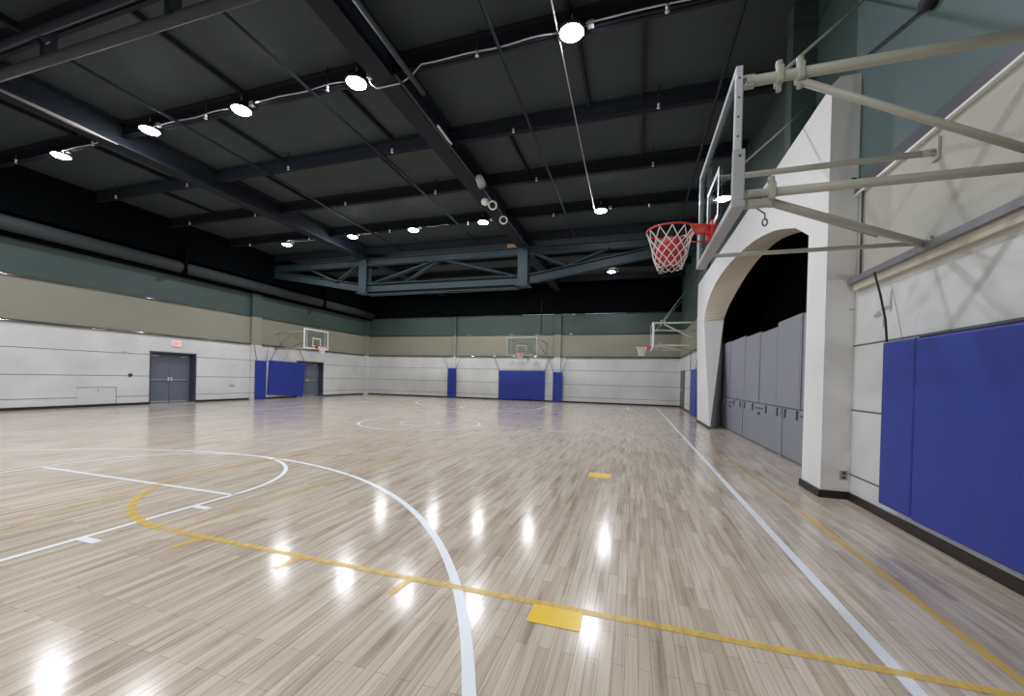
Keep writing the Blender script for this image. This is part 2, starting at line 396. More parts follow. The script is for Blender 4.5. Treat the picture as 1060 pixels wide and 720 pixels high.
# control joints on the pilaster's end, a small square hole, an outlet
j = MB()
for z in (2.42, 3.45): j.box(XA+0.25, XR, yN-0.004, yN, z, z+0.008)
j.build('joint_line', M['jamb'], arch)
MB().box(8.815, 8.87, yN-0.006, yN, 4.02, 4.10).build('square_hole', M['darkdot'], arch)
ot = MB().box(8.785, 8.865, yN-0.012, yN, 0.245, 0.36, 0, 0.004).box(8.81, 8.84, yN-0.016, yN-0.01, 0.315, 0.345, 1).box(8.81, 8.84, yN-0.016, yN-0.01, 0.26, 0.29, 1).build('power_outlet', [M['outlet'], M['darkdot']])
tag(ot, 'small grey power outlet low on the white pilaster side', 'outlet')

# scuffs and wall details, children of their walls
def blot(name, pts_fn, n, parent, m):
    b = MB(); b.bm.faces.new([b.bm.verts.new(pts_fn(2*math.pi*i/n, 0.75 + 0.25*math.sin(3.3*i+1) * math.cos(1.7*i))) for i in range(n)])
    return b.build(name, m, parent)

# ------------------------------------------------------------------ girts (horizontal steel rails between the colour bands)
def girt(name, axis, pos, sgn, a, b_, z, h=0.085, out=0.07, lip=False, mats=None):
    """rail along axis ('x' or 'y') fixed to a wall at pos, sticking out by sgn*out"""
    rr = h/(math.sin(math.radians(48))+math.sin(math.radians(12))); zc = z+rr*math.sin(math.radians(12)); xo = out-rr
    arc_ = [(pos+sgn*(xo+rr*math.cos(math.radians(a))), zc+rr*math.sin(math.radians(a))) for a in range(-12, 49, 6)]
    prof = [(pos, z)] + arc_ + [(pos, arc_[-1][1])]
    m = MB().prism(prof, 1 if axis == 'y' else 0, a, b_)
    o = m.build(name, mats or M['girt'])
    for p in o.data.polygons: p.use_smooth = len(p.vertices) == 4
    return struct(o)
girt('trim_1', 'y', XL, 1, YB, YF, Z1)
girt('trim_2', 'y', XL, 1, YB, YF, Z2, 0.07, 0.06)
# far wall rails run along x: profile in (y, z)
girt('trim_3', 'x', YF, -1, XL, XR, Z1)
girt('trim_4', 'x', YF, -1, XL, XR, Z2, 0.06, 0.05)
girt('trim_5', 'x', YF, -1, XL, XR, Z3-0.02, 0.05, 0.05)
girt('trim_6', 'y', XR, -1, 14.2, YF, Z1)
girt('trim_7', 'y', XR, -1, 14.2, YF, Z2, 0.07, 0.06)
# near stretch of the right wall: a grey channel over a pale lip, seen from below
darkgirt = mat('dull_grey_channel', (128, 128, 134), 0.4, metal=0.2, noise=0.12, nscale=4)
b = MB().box(XR-0.06, XR, YB, 2.66, RZ1-0.10, RZ1-0.01, 1).prism([(XR, RZ1+0.06), (XR-0.10, RZ1+0.06), (XR-0.10, RZ1-0.01), (XR, RZ1-0.02)], 1, YB, 2.72, 0)
struct(b.build('trim_8', [darkgirt, M['cap']]))
purp = mat('purple_grey_channel', (96, 96, 101), 0.4, metal=0.2, noise=0.1, nscale=4)
b = MB().prism([(XR, RZ2+0.17), (XR-0.02, RZ2+0.17), (XR-0.04, RZ2+0.02), (XR, RZ2+0.02)], 1, YB, 2.76, 0).box(XR-0.043, XR, YB, 2.76, RZ2-0.005, RZ2+0.02, 1)
struct(b.build('trim_9', [purp, M['boardwhite']]))

# baseboards
BH, BT = 0.095, 0.028
b = MB()
for y0, y1 in ((YB, D1[0]), (D1[1], D2[0]), (D2[1], YF)): b.box(XL, XL+BT, y0, y1, 0, BH)
struct(b.build('baseboard_left', M['base']))
struct(MB().box(XL, XR, YF-BT, YF, 0, BH).build('baseboard_far', M['base']))
b = MB().box(XR-BT, XR, YB, yN, 0, BH).box(XA-BT, XR, yN-BT, yN, 0, BH).box(XA-BT, XA, yN, F[0][0], 0, BH).box(XA-BT, XK-0.1, F[0][0], F[0][0]+0.02, 0, BH)
b.box(XR-BT, XR, 14.2, YF, 0, BH).box(XA-BT, XA, 10.8, yEb, 0, 0.075)
b.quad([(XA-BT, 10.79, 0), (XK-0.02, 12.12, 0), (XK-0.02, 12.12, 0.075), (XA-BT, 10.79, 0.075)])
struct(b.build('baseboard_right', M['base']))

# wall columns (steel columns boxed in and painted like the bands)
def column(name, x0, x1, y0, y1, ztop=Z3+0.3):
    b = MB()
    for z0, z1, mi in BANDS:
        b.box(x0, x1, y0, y1, z0, min(z1, ztop), mi)
    return struct(b.build(name, WM))
column('wall_column_left', XL, XL+0.16, 12.95, 13.55)
column('wall_column_far', -5.86, -5.70, YF-0.16, YF)
column('wall_column_far', 1.30, 1.72, YF-0.16, YF)
column('wall_column_corner', XL, XL+0.14, YF-0.5, YF)

# ------------------------------------------------------------------ doors in the left wall
def double_door(name, D, y_leaf_end):
    y0, y1, zt = D; xd = XL - 0.30
    root = struct(empty(name, (xd, (y0+y1)/2, 0)))
    def loc(o): o.parent = root; o.matrix_parent_inverse = Matrix.Translation(-root.location); return o
    f = MB()
    f.box(xd-0.06, XL+0.015, y0, y0+0.06, 0, zt).box(xd-0.06, XL+0.015, y1-0.06, y1, 0, zt).box(xd-0.06, XL+0.015, y0+0.06, y1-0.06, zt-0.06, zt)
    loc(f.build('door_frame', M['jamb']))
    loc(MB().box(xd-0.1, xd-0.06, y0, y1, 0, zt).build('door_backing', M['jamb']))
    loc(MB().box(xd-0.06, XL, y0+0.06, y1-0.06, 0, 0.02, 0).build('threshold', M['chrome']))
    ym = (y0+y1)/2
    for a, c, s in ((y0+0.07, ym-0.006, 1), (ym+0.006, y1-0.07, -1)):
        lf = loc(MB().box(xd-0.05, xd, a, c, 0.03, zt-0.08, 0, 0.004).build('door_leaf', M['door']))
        hb = MB().box(xd, xd+0.05, a+0.06, c-0.05, 1.00, 1.05, 0, 0.008).box(xd, xd+0.07, (c if s > 0 else a)-0.05*(s > 0)-0.04, (c if s > 0 else a)+0.05*(s < 0)+0.04, 0.97, 1.13, 1, 0.01)
        o = loc(hb.build('push_bar', [M['chrome'], M['alum']])); 
        cl = MB().box(xd, xd+0.06, (a+0.1 if s > 0 else c-0.45), (a+0.45 if s > 0 else c-0.1), zt-0.2, zt-0.14, 0, 0.006)
        loc(cl.build('door_closer', M['chrome']))
        loc(MB().box(xd, xd+0.012, a+0.02, c-0.02, 0.04, 0.10).build('kick_strip', M['chrome']))
    return root
double_door('door_1', D1, 0)
double_door('door_2', D2, 0)
# door in the far stretch of the right wall
dr = struct(empty('door_3', (XR, 21.4, 0)))
def ploc(o, root): o.parent = root; o.matrix_parent_inverse = Matrix.Translation(-root.location); return o
ploc(MB().box(XR-0.03, XR, 20.5, 20.58, 0, 2.14).box(XR-0.03, XR, 22.3, 22.4, 0, 2.14).box(XR-0.03, XR, 20.58, 22.3, 2.06, 2.14).build('door_frame', M['latch']), dr)
ploc(MB().box(XR-0.02, XR, 20.58, 22.3, 0.01, 2.06).build('door_leaf', M['greydoor']), dr)
ploc(MB().box(XR-0.07, XR-0.02, 20.7, 22.2, 1.0, 1.05).build('push_bar', M['chrome']), dr)

# exit sign over door 1
s = tag(empty('exit_sign', (XL, 9.29, 2.50)), 'red lettered EXIT sign above the grey double doors', 'sign')
MB().box(0, 0.07, -0.19, 0.19, 0.0, 0.24, 0, 0.01).build('sign_case', M['signw'], s)
def letters(txt, x, w, h, z0, parent, m):
    b = MB(); t = 0.24*w; x0 = -(len(txt)*w + (len(txt)-1)*0.25*w)/2
    # text runs along -y when seen from the room (looking toward -x)
    def bar(u0, u1, v0, v1): b.box(x, x+0.006, u0, u1, z0+v0, z0+v1)
    for i, ch in enumerate(txt):
        a = x0 + i*1.25*w
        if ch == 'E':
            bar(a, a+t, 0, h)
            for v in (0, h/2-t/2, h-t): bar(a+t, a+w, v, v+t)
        elif ch == 'X':
            for sg in (1, -1):
                p = [(a, 0), (a+t*1.1, 0), (a+w, h), (a+w-t*1.1, h)]
                if sg < 0: p = [(2*a+w-u, v) for u, v in p]
                b.prism([(u, z0+v) for u, v in p], 0, x, x+0.006+0.001*sg)
        elif ch == 'I': bar(a+w/2-t/2, a+w/2+t/2, 0, h)
        elif ch == 'T': bar(a+w/2-t/2, a+w/2+t/2, 0, h-t); bar(a, a+w, h-t, h)
    return b.build('sign_letters', m, parent)
letters('EXIT', 0.07, 0.065, 0.15, 0.045, s, M['signr'])

# little things on the left wall
o = MB().lathe([(0, 0.06), (0.05, 0.055), (0.07, 0.03), (0.075, 0.0), (0, 0.0)], (XL, 7.58, 1.21), (1, 0, 0), 20).build('wall_bell', M['darkdot'])
tag(o, 'small dark round fixture on the white wall beside the double doors', 'wall fixture')
a = tag(empty('access_panel', (XL, 6.52, 0.1)), 'white access hatch low in the white wall by the double doors', 'access panel')
MB().box(0, 0.012, -0.585, 0.585, 0.0, 0.62).build('panel_face', mat('white_hatch', (212, 213, 211), 0.5), a)
MB().box(0, 0.016, -0.6, 0.6, 0.62, 0.635).box(0, 0.016, 0.585, 0.6, 0.0, 0.62).build('panel_frame', M['jamb'], a)
MB().lathe([(0, 0.02), (0.02, 0.02), (0.02, 0)], (0.012, 0.02, 0.52), (1,0,0), 12).build('panel_lock', M['darkdot'], a)
for (y, z, r) in ((7.38, 2.1, 0.11), (12.0, 0.75, 0.16)):
    blot('scuff_mark', lambda t, k, y=y, z=z, r=r: (XL+0.003, y+r*1.4*k*math.cos(t), z+r*0.5*k*math.sin(t)), 18, bpy.data.objects['wall_left'], M['scuff'])

# ------------------------------------------------------------------ blue wall pads
def wall_pad(label, face, u0, u1, z0, z1, axis, pos, sgn, group, th=0.09, skew=None, straps=True, seams=(), tri=None, ztop=Z1, spread=0.35):
    """padded blue mat on a wall; u runs along the wall; sgn = direction out of the wall"""
    uc = (u0+u1)/2
    loc = (pos, uc, z0) if axis == 'y' else (uc, pos, z0)
    root = tag(empty('wall_pad', loc), label, 'wall pad', group)
    gap = 0.012
    def P(o, u, z):
        return (sgn*o, u-uc, z-z0) if axis == 'y' else (u-uc, sgn*o, z-z0)
    b = MB()
    cs = skew or [(u0, z0), (u1, z0), (u1, z1), (u0, z1)]
    A = [b.bm.verts.new(P(gap, *c)) for c in cs]; B = [b.bm.verts.new(P(gap+th, *c)) for c in cs]
    fs = [b.bm.faces.new(A), b.bm.faces.new(B[::-1])] + [b.bm.faces.new((A[i], B[i], B[(i+1) % 4], A[(i+1) % 4])) for i in range(4)]
    bmesh.ops.bevel(b.bm, geom=list({e for f in fs for e in f.edges}), offset=0.018, segments=3, profile=0.5, affect='EDGES')
    for f in b.bm.faces: f.smooth = False
    b.build('cover', M['blue'], root)
    for u in seams:
        b = MB(); p0 = P(gap+th-0.004, u-0.006, z0+0.02); p1 = P(gap+th+0.002, u+0.006, z1-0.02)
        b.box(min(p0[0], p1[0]), max(p0[0], p1[0]), min(p0[1], p1[1]), max(p0[1], p1[1]), p0[2], p1[2])
        b.build('seam', M['seam'], root)
    if straps:
        tl, tr = cs[3], cs[2]
        for (u, z), s_ in ((tl, -1), (tr, 1)):
            st = MB().tube([P(0.10, u - s_*0.03, z-0.01), P(0.08, u + s_*spread, ztop+0.02)], 0.016, 6)
            st.build('strap', M['greystrap'], root)
    return root
G1 = 'narrow blue pads on the wall columns'
G2 = 'wide blue pads under the hoops'
wall_pad('narrow blue pad on the column of the wall with the double doors', 'x', 13.14, 13.80, 0.03, 2.09, 'y', XL+0.16, 1, G1, spread=0.1)
wall_pad('wide crooked blue pad hanging in front of the second grey door', 'x', 14.1, 16.7, 0.1, 2.12, 'y', XL, 1, G2, th=0.12, skew=[(14.07, 0.25), (16.56, 0.06), (16.76, 2.08), (14.16, 2.14)], spread=-0.5, ztop=Z1)
wall_pad('narrow blue pad on the far wall column nearer the double doors', 'y', -6.22, -5.58, 0.03, 2.09, 'x', YF-0.16, -1, G1)
wall_pad('wide blue pad under the far wall backboard', 'y', -2.48, 0.69, 0.10, 2.0, 'x', YF, -1, G2, seams=(-0.9,), skew=[(-2.48, 0.05), (0.71, 0.12), (0.70, 2.03), (-2.49, 2.0)])
wall_pad('narrow blue pad on the far wall column nearer the white arch', 'y', 1.27, 1.90, 0.03, 1.95, 'x', YF-0.16, -1, G1)
wall_pad('blue pad on the wall just past the white arch', 'x', 15.65, 17.55, 0.05, 2.05, 'y', XR, -1, G2, straps=True, seams=(16.6,), spread=0.2)
p1 = wall_pad('narrow blue pad strip beside the large near pad and the pilaster', 'x', 1.262, 1.79, 0.21, 1.915, 'y', XR, -1, None, th=0.14, straps=False)
p2 = wall_pad('large blue pad on the near wall under the hoop supports', 'x', -1.3, 1.255, 0.2, 1.905, 'y', XR, -1, None, th=0.14, straps=False)
o = MB().box(-0.13, 0.0, -1.27, 1.27, 1.705, 1.72).build('mounting_rail', M['seam'], p2)
# the black strap tying the pad to the rail above, and the scuff behind it
o = MB().tube([(XR-0.13, 2.04, 2.72), (XR-0.12, 1.93, 2.45), (XR-0.115, 1.83, 2.16), (XR-0.13, 1.76, 1.92)], 0.011, 8).build('tie_strap', M['strap'])
tag(o, 'black strap slanting from the ledge down to the near blue pad corner', 'strap')
for i, (y, z, ry, rz_) in enumerate(((2.06, 2.32, 0.13, 0.03), (2.22, 2.27, 0.10, 0.045), (1.98, 2.37, 0.02, 0.15), (2.10, 2.18, 0.02, 0.10))):
    blot('scuff_mark', lambda t, k, y=y, z=z, ry=ry, rz_=rz_, i=i: (XR-0.003-0.0005*i, y+ry*k*math.cos(t), z+rz_*k*math.sin(t)), 16, bpy.data.objects['wall_right'], M['scuff'])
# thin vertical conduit on the near beige band, beside the pilaster
o = MB().tube([(XR-0.02, 2.60, 2.80), (XR-0.02, 2.60, 3.86)], 0.012, 8).build('wall_conduit', M['jamb'])
tag(o, 'thin dark vertical conduit on the beige band beside the pilaster', 'conduit')

# ------------------------------------------------------------------ grey panels and cabinets under the arch
ups = [(3.55, 5.20, 2.76), (5.235, 6.53, 2.77), (6.545, 7.80, 2.69), (7.84, 9.20, 2.73), (9.25, 11.02, 2.78), (11.07, 12.12, 2.80)]
ul = ['tall grey panel behind the near pilaster of the arch', 'tallest grey panel, next to the near pilaster of the arch',
      'tall grey panel overlapped by the tallest one under the arch', 'slightly leaning tall grey panel in the middle under the arch',
      'tall grey panel, second from the far column of the arch', 'tall grey panel against the far column of the arch']
for i, ((y0, y1, zt), lb) in enumerate(zip(ups, ul)):
    x = 9.16 - (0.015 if i == 1 else 0.0)
    r = tag(empty('tall_panel', (x, (y0+y1)/2, 1.0)), lb, 'panel', 'tall grey panels under the arch')
    hy = (y1-y0)/2; k = -0.08 if i == 3 else (-0.03 if i == 2 else 0.0)
    b = MB().prism([(-hy+k*-0.6, 0.0), (hy+k*-0.6, 0.0), (hy, zt-1.0), (-hy, zt-1.0)], 0, 0.0, 0.05)
    b.build('panel_face', M['panel'], r)
    MB().box(-0.004, 0.0, -hy+0.06, -hy+0.075, 0.08, zt-1.05).build('panel_crease', M['panel2'], r)
lows = [(3.55, 6.04), (6.12, 9.16), (9.24, 12.1)]
ll = ['low grey cabinet nearest the near pilaster under the arch', 'low grey cabinet in the middle under the arch', 'low grey cabinet next to the far column of the arch']
for (y0, y1), lb in zip(lows, ll):
    yc = (y0+y1)/2; hy = (y1-y0)/2
    r = tag(empty('low_cabinet', (9.12, yc, 0)), lb, 'cabinet', 'low grey cabinets under the arch')
    MB().box(0.0, 0.30, -hy, hy, 0.03, 0.985, 0, 0.006).build('cabinet_body', M['panel2'], r)
    MB().box(0.03, 0.30, -hy, hy, 0.0, 0.03).build('plinth', M['latch'], r)
    MB().box(-0.004, 0.02, -hy+0.05, hy-0.05, 0.80, 0.97).build('recess_strip', M['panel'], r)
    for u in (-hy*0.86, -hy*0.36, hy*0.36, hy*0.86):
        MB().box(-0.03, 0.0, u-0.02, u+0.02, 0.80, 0.97, 0, 0.006).box(-0.02, 0.0, u-0.05, u+0.05, 0.94, 0.97).build('latch', M['latch'], r)
    MB().box(-0.02, 0.0, -0.30, 0.30, 0.87, 0.90).box(-0.035, 0.0, -0.05, 0.05, 0.73, 0.79, 0, 0.01).build('handle', M['latch'], r)
for y in (6.08, 9.2):
    b = MB().box(9.10, 9.14, y-0.035, y+0.035, 0.0, 0.84, 0, 0.005).build('joint_post', M['panel'])
    tag(b, 'grey upright strip between the low cabinets nearer the %s' % ('near pilaster' if y < 7 else 'far arch column'), 'post')

# ------------------------------------------------------------------ ceiling, purlins, beams, truss
cl = struct(MB().box(XL-0.4, 10.4, YB-0.3, YF+0.3, ZC, ZC+0.1).build('ceiling', M['ceil']))
PURL = [-6.75, -4.15, -1.55, 1.03, 3.62, 6.15, 8.70, 11.35, 13.95, 16.55, 19.15, 21.7]
for y in PURL:
    MB().box(XL, XR+0.05, y-0.012, y+0.012, 7.50, ZC).box(XL, XR+0.05, y-0.06, y+0.09, 7.50, 7.52).box(XL, XR+0.05, y-0.10, y+0.10, ZC-0.05, ZC).build('purlin', M['steel'], cl)
# short joists between the purlins
for i, (x, k) in enumerate([(6.25, 5), (5.1, 5), (-0.1, 5), (-3.9, 5), (-9.9, 6), (-8.6, 5), (-5.2, 6), (3.0, 6), (6.3, 6), (-0.9, 6), (5.0, 4), (7.4, 4), (-2.4, 4), (-4.9, 3), (-2.0, 3), (-8.4, 4), (2.7, 3)]):
    MB().box(x-0.03, x+0.03, PURL[k-1]+0.1, PURL[k]-0.1, ZC-0.12, ZC).build('joist', M['steel'], cl)
for x, nm in ((1.45, 'ceiling_beam'), (-6.7, 'ceiling_beam')):
    b = MB().box(x-0.03, x+0.03, YB, 22.9, 7.22, ZC).box(x-0.21, x+0.21, YB, 22.9, 7.20, 7.235).box(x-0.21, x+0.21, YB, 22.9, ZC-0.05, ZC)
    struct(b.build(nm, M['steel']))
# conduit bundle and pipe running along the middle beam
o = MB().tube([(1.95, YB+0.2, 7.28), (1.95, 4.0, 7.28)], 0.05, 10).build('beam_pipe', M['duct'])
tag(o, 'grey pipe running along the middle ceiling beam', 'pipe')
o = MB().tube([(1.78, 3.2, 7.14), (1.78, 13.7, 7.14)], 0.028, 8).build('beam_conduit', M['duct'])
tag(o, 'thin dark conduit beside the middle ceiling beam leading to the truss', 'conduit')
# pale strip along the other beam
o = MB().tube([(-6.42, 0.95, 7.16), (-6.42, 1.9, 7.16), (-6.44, 2.5, 7.16), (-6.46, 3.4, 7.17)], [0.03, 0.035, 0.05, 0.012], 8).build('pale_strip', M['stripm'])
tag(o, 'pale strip along the underside of the beam over the long wall', 'strip')

# truss across the hall at y = 14
t = struct(empty('roof_truss', (0, 14.0, 5.6)))
def tp(b, nm): 
    o = b.build(nm, M['truss']); o.parent = t; o.matrix_parent_inverse = Matrix.Translation(-t.location); return o
def ibar(p, q, h, w):
    """an I-section bar between two points in the plane y = 14"""
    b = MB(); d = Vector((q[0]-p[0], q[1]-p[1])); d.normalize(); n = Vector((-d.y, d.x))
    def strip(o0, o1, ya, yb):
        P4 = [(p[0]+n.x*o0, p[1]+n.y*o0), (q[0]+n.x*o0, q[1]+n.y*o0), (q[0]+n.x*o1, q[1]+n.y*o1), (p[0]+n.x*o1, p[1]+n.y*o1)]
        b.prism(P4, 1, ya, yb)
    strip(-h/2, h/2, 14-0.02, 14+0.02); strip(-h/2-0.03, -h/2, 14-w/2, 14+w/2); strip(h/2, h/2+0.03, 14-w/2, 14+w/2)
    return b
tp(ibar((-6.75, 5.80), (1.5, 5.80), 0.34, 0.30), 'bottom_chord')
tp(ibar((1.5, 5.80), (XR, 7.0), 0.32, 0.28), 'bottom_chord')
tp(ibar((-6.75, 5.80), (XL, 6.90), 0.32, 0.28), 'bottom_chord')
tp(ibar((XL, 7.08), (XR, 7.08), 0.26, 0.28), 'top_chord')
for x in (1.5, -6.75):
    tp(MB().box(x-0.02, x+0.02, 13.80, 14.2, 5.55, 7.25).box(x-0.22, x+0.22, 13.78, 13.81, 5.55, 7.25).box(x-0.22, x+0.22, 14.19, 14.22, 5.55, 7.25).box(x-0.3, x+0.3, 13.7, 14.3, 5.52, 5.56), 'post')
for (p, q) in (((-6.3, 6.0), (-2.9, 6.92)), ((-2.3, 6.92), (1.1, 6.0)), ((-4.4, 6.0), (-2.7, 6.88)), ((2.0, 6.95), (3.4, 6.3)), ((-7.2, 6.95), (-8.4, 6.2)), ((3.4, 6.3), (5.2, 6.95)), ((-8.4, 6.2), (-10.2, 6.95))):
    tp(MB().tube([(p[0], 13.9, p[1]), (q[0], 13.9, q[1])], 0.06, 4), 'web_member')
    tp(MB().tube([(p[0], 14.1, p[1]), (q[0], 14.1, q[1])], 0.06, 4), 'web_member')
b = MB().box(-6.5, 1.25, 13.80, 14.2, 5.44, 5.47).box(-6.5, 1.25, 13.98, 14.02, 5.47, 5.60).box(-2.0, -1.5, 13.9, 14.1, 5.40, 5.44)
tp(b, 'lower_rail')
o = MB().box(0.75, 1.2, 13.87, 14.13, 7.24, 7.42).build('cardboard_scrap', M['tan'])
o = tag(o, 'tan scrap lying on top of the truss beside the middle beam', 'scrap')

# eave ducts
d = tag(empty('eave_duct', (-12.55, 8.0, 5.92)), 'large dark grey duct running above the wall with the double doors', 'duct')
MB().tube([(0, -15.8, 0), (0, 14.9, 0)], 0.24, 20).build('duct_body', M['duct'], d)
for y in (-6.0, 1.15, 9.6):
    MB().box(-0.30, 0.30, y-0.05, y+0.05, -0.30, 0.9).build('hanger', M['black'], d)
struct(MB().box(XL, XL+0.30, YB, YF, 5.60, 5.72).build('trim_10', M['black']))
struct(MB().box(XL, XL+0.5, YB, YF, 6.3, ZC).build('trim_11', M['black']))

# big cross pipe near the camera end of the ceiling, and the darker one behind
o = tag(empty('cross_pipe', (0, 0.93, 6.92)), 'thick grey pipe crossing under the ceiling above the lamps', 'pipe')
MB().tube([(-12.6, -0.13, 0), (-2.5, 0.0, 0), (8.5, 0.12, 0)], 0.085, 16).build('pipe_run', M['duct'], o)
for x in (-0.75, -7.5, 4.6, -3.9):
    MB().box(x-0.06, x+0.06, -0.09, 0.09, 0.0, 0.62).build('hanger', M['steel'], o)
o = tag(empty('dark_pipe', (0, 0.62, 7.11)), 'thin dark pipe crossing under the ceiling near the thick grey one', 'pipe')
MB().tube([(-12.6, 0, 0), (8.5, 0, 0)], 0.06, 10).build('pipe_run', M['steel'], o)
MB().tube([(-3.55, 0.0, 0), (-3.5, 0.12, -0.10)], 0.05, 8).build('tee', M['steel'], o)

# sprinkler mains along y
spl = ['thin dark pipe along the ceiling between the middle beam and the hoop', 'thin dark pipe along the ceiling just past the middle beam', 'thin dark pipe along the ceiling beside the beam over the long wall', 'thin dark pipe along the ceiling close to the hoop wall']
for x, lb in zip((3.75, -0.45, -4.4, 7.75), spl):
    o = MB().tube([(x, YB+0.1, 7.44), (x, 13.6, 7.44)], 0.032, 8).build('ceiling_pipe', M['steel']); tag(o, lb, 'pipe', 'ceiling pipes')
o = MB().tube([(4.85, YB+0.1, 7.46), (4.83, 3.55, 7.47), (4.80, 7.4, 7.46), (4.78, 11.2, 7.47)], 0.013, 8).build('ceiling_conduit', M['pad'])
tag(o, 'pale conduit linking two ceiling lamps along the ceiling nearest the hoop', 'conduit')

# sprinkler heads: on the pipes at each purlin
sh = MB().lathe([(0.0, 0.0), (0.035, 0.0), (0.035, 0.012), (0.014, 0.02), (0.014, 0.05), (0.03, 0.06), (0.03, 0.10), (0, 0.10)], (0, 0, 0), (0,0,1), 12)
shm = sh.build('head', M['conduit'])
sdr = MB().tube([(0, 0, 0.1), (0, 0, 0.49)], 0.012, 6).build('drop', M['steel'])
rowsY = {3.47: 'near lamp row', 5.9: 'first purlin past near lamps', 8.4: 'second purlin past near lamps', 11.15: 'second lamp row'}
colsX = {6.6: 'nearest the hoop wall', 3.33: 'between hoop wall and middle beam', -0.02: 'just past the middle beam', -3.5: 'short of the far beam', -11.05: 'close above the long wall', -7.6: 'just past the far beam'}
first = True
for y, rl in rowsY.items():
    for x, clb in colsX.items():
        r = empty('ceiling_sprinkler', (x, y, 7.36))
        tag(r, 'sprinkler on the %s, %s' % (rl, clb), 'sprinkler', 'ceiling sprinkler heads')
        if first: shm.parent = r; sdr.parent = r; first = False
        else:
            for src in (shm, sdr):
                c = src.copy(); COL.objects.link(c); c.parent = r

# lamps
LAMPS = [
    ((5.06, 3.55), 'glowing ceiling lamp of the near row, closest to the hoop'),
    ((0.64, 3.55), 'glowing ceiling lamp of the near row, just past the middle beam'),
    ((-2.50, 3.56), 'glowing ceiling lamp of the near row, third from the hoop'),
    ((-5.50, 3.53), 'glowing ceiling lamp of the near row, at the pale beam strip end'),
    ((-9.40, 3.68), 'glowing ceiling lamp of the near row, farthest from the hoop'),
    ((4.99, 11.30), 'glowing ceiling lamp of the second row, closest to the hoop'),
    ((0.56, 11.29), 'glowing ceiling lamp of the second row, beside the spotlights on the beam'),
    ((-2.52, 11.38), 'glowing ceiling lamp of the second row, third from the hoop'),
    ((-5.56, 11.46), 'glowing ceiling lamp of the second row, fourth from the hoop'),
    ((-9.33, 11.62), 'glowing ceiling lamp of the second row, farthest from the hoop'),
    ((4.95, 19.70), 'lone glowing ceiling lamp beyond the truss, below the far wall top'),
]
lamp0 = empty('ceiling_lamp', (0,0,0))
MB().lathe([(0.0, 0.20), (0.06, 0.20), (0.07, 0.10), (0.18, 0.08), (0.235, 0.03), (0.235, 0.0), (0.2, -0.005)], (0,0,0), (0,0,1), 28).build('housing', M['lamp_body'], lamp0)
MB().lathe([(0.2, -0.002), (0.17, -0.028), (0.10, -0.046), (0.0, -0.052)], (0,0,0), (0,0,1), 28).build('lens', M['lens'], lamp0)
MB().tube([(0,0,0.2), (0,0,0.33)], 0.012, 6).build('stem', M['conduit'], lamp0)
MB().box(0.27, 0.38, -0.05, 0.05, 0.03, 0.12, 0, 0.01).tube([(0.22, 0, 0.06), (0.29, 0, 0.07)], 0.012, 6).build('driver_box', M['conduit'], lamp0)
for i, ((x, y), lb) in enumerate(LAMPS):
    o = lamp0 if i == 0 else copy_tree(lamp0)
    o.location = (x, y, 7.45); tag(o, lb, 'ceiling lamp', 'glowing ceiling lamps')
# conduit runs feeding the lamp rows
def conduit_run(pts, lb):
    o = MB().tube(pts, 0.014, 6).build('lamp_conduit', M['conduit']); tag(o, lb, 'conduit', 'conduits feeding the lamp rows')
def wav(x0, x1, y, z):
    n = 14; return [(x0+(x1-x0)*i/n, y + 0.012*math.sin(i*0.9), z + 0.014*math.sin(i*0.7)) for i in range(n+1)]
conduit_run(wav(-2.0, 0.4, 3.5, 7.5), 'pale conduit between the second and third lamps of the near row')
conduit_run(wav(-5.3, -2.8, 3.5, 7.5), 'pale conduit between the third and fourth lamps of the near row')
conduit_run(wav(-9.1, -6.9, 3.56, 7.48), 'pale conduit at the farthest lamp of the near row')
conduit_run([(0.95, 3.5, 7.5), (1.05, 3.48, 7.3), (1.2, 3.45, 7.16), (1.75, 3.45, 7.16), (1.95, 3.5, 7.3), (2.15, 3.52, 7.5)] + wav(2.4, 4.8, 3.53, 7.5), 'pale conduit dipping under the middle beam to the lamp closest to the hoop')
conduit_run(wav(5.3, 8.6, 3.5, 7.52), 'pale conduit from the lamp closest to the hoop toward the hoop wall')
conduit_run(wav(-2.2, -0.9, 11.3, 7.5), 'pale conduit between second and third lamps of the second row')
conduit_run(wav(-5.2, -4.3, 11.4, 7.5), 'pale conduit at the fourth lamp of the second row')
conduit_run(wav(-9.0, -7.0, 11.5, 7.5), 'pale conduit at the farthest lamp of the second row')

# spotlights hung on the middle beam
SP = [((1.98, 7.3, 6.98), (-0.1, 0.95, -0.1), 'pale grey spotlight on the middle beam, first along the beam'), ((1.86, 8.75, 6.96), (0.1, -0.8, -0.55), 'white ringed spotlight in the middle of three on the beam'), ((1.84, 9.9, 6.94), (0.2, -0.7, -0.6), 'white ringed spotlight nearest the truss on the beam')]
for c, ax, lb in SP:
    r = tag(empty('spotlight', c), lb, 'spotlight', 'spotlights on the middle beam')
    fst = 'first' in lb
    MB().lathe([(0.0, -0.26), (0.07, -0.26), (0.11, -0.16), (0.12, 0.12), (0.11, 0.12), (0.10, 0.0), (0.0, 0.0)], (0,0,0), ax, 20).build('can', M['pad'] if fst else M['lamp_body'], r)
    MB().lathe([(0.095, 0.12), (0.145, 0.115), (0.145, 0.15), (0.10, 0.15), (0.095, 0.12)], (0,0,0), ax, 24).build('ring', M['lamp_body'] if fst else M['boardwhite'], r)
    if 'middle of three' in lb:
        MB().lathe([(0, 0.0), (0.12, 0.005), (0.13, 0.03), (0.0, 0.05)], (-0.26, -0.05, 0.10), (0.15, -0.6, -0.75), 20).build('side_disc', M['boardwhite'], r)
    MB().box(-0.02, 0.02, -0.02, 0.02, 0.05, 0.30).build('yoke', M['steel'], r)
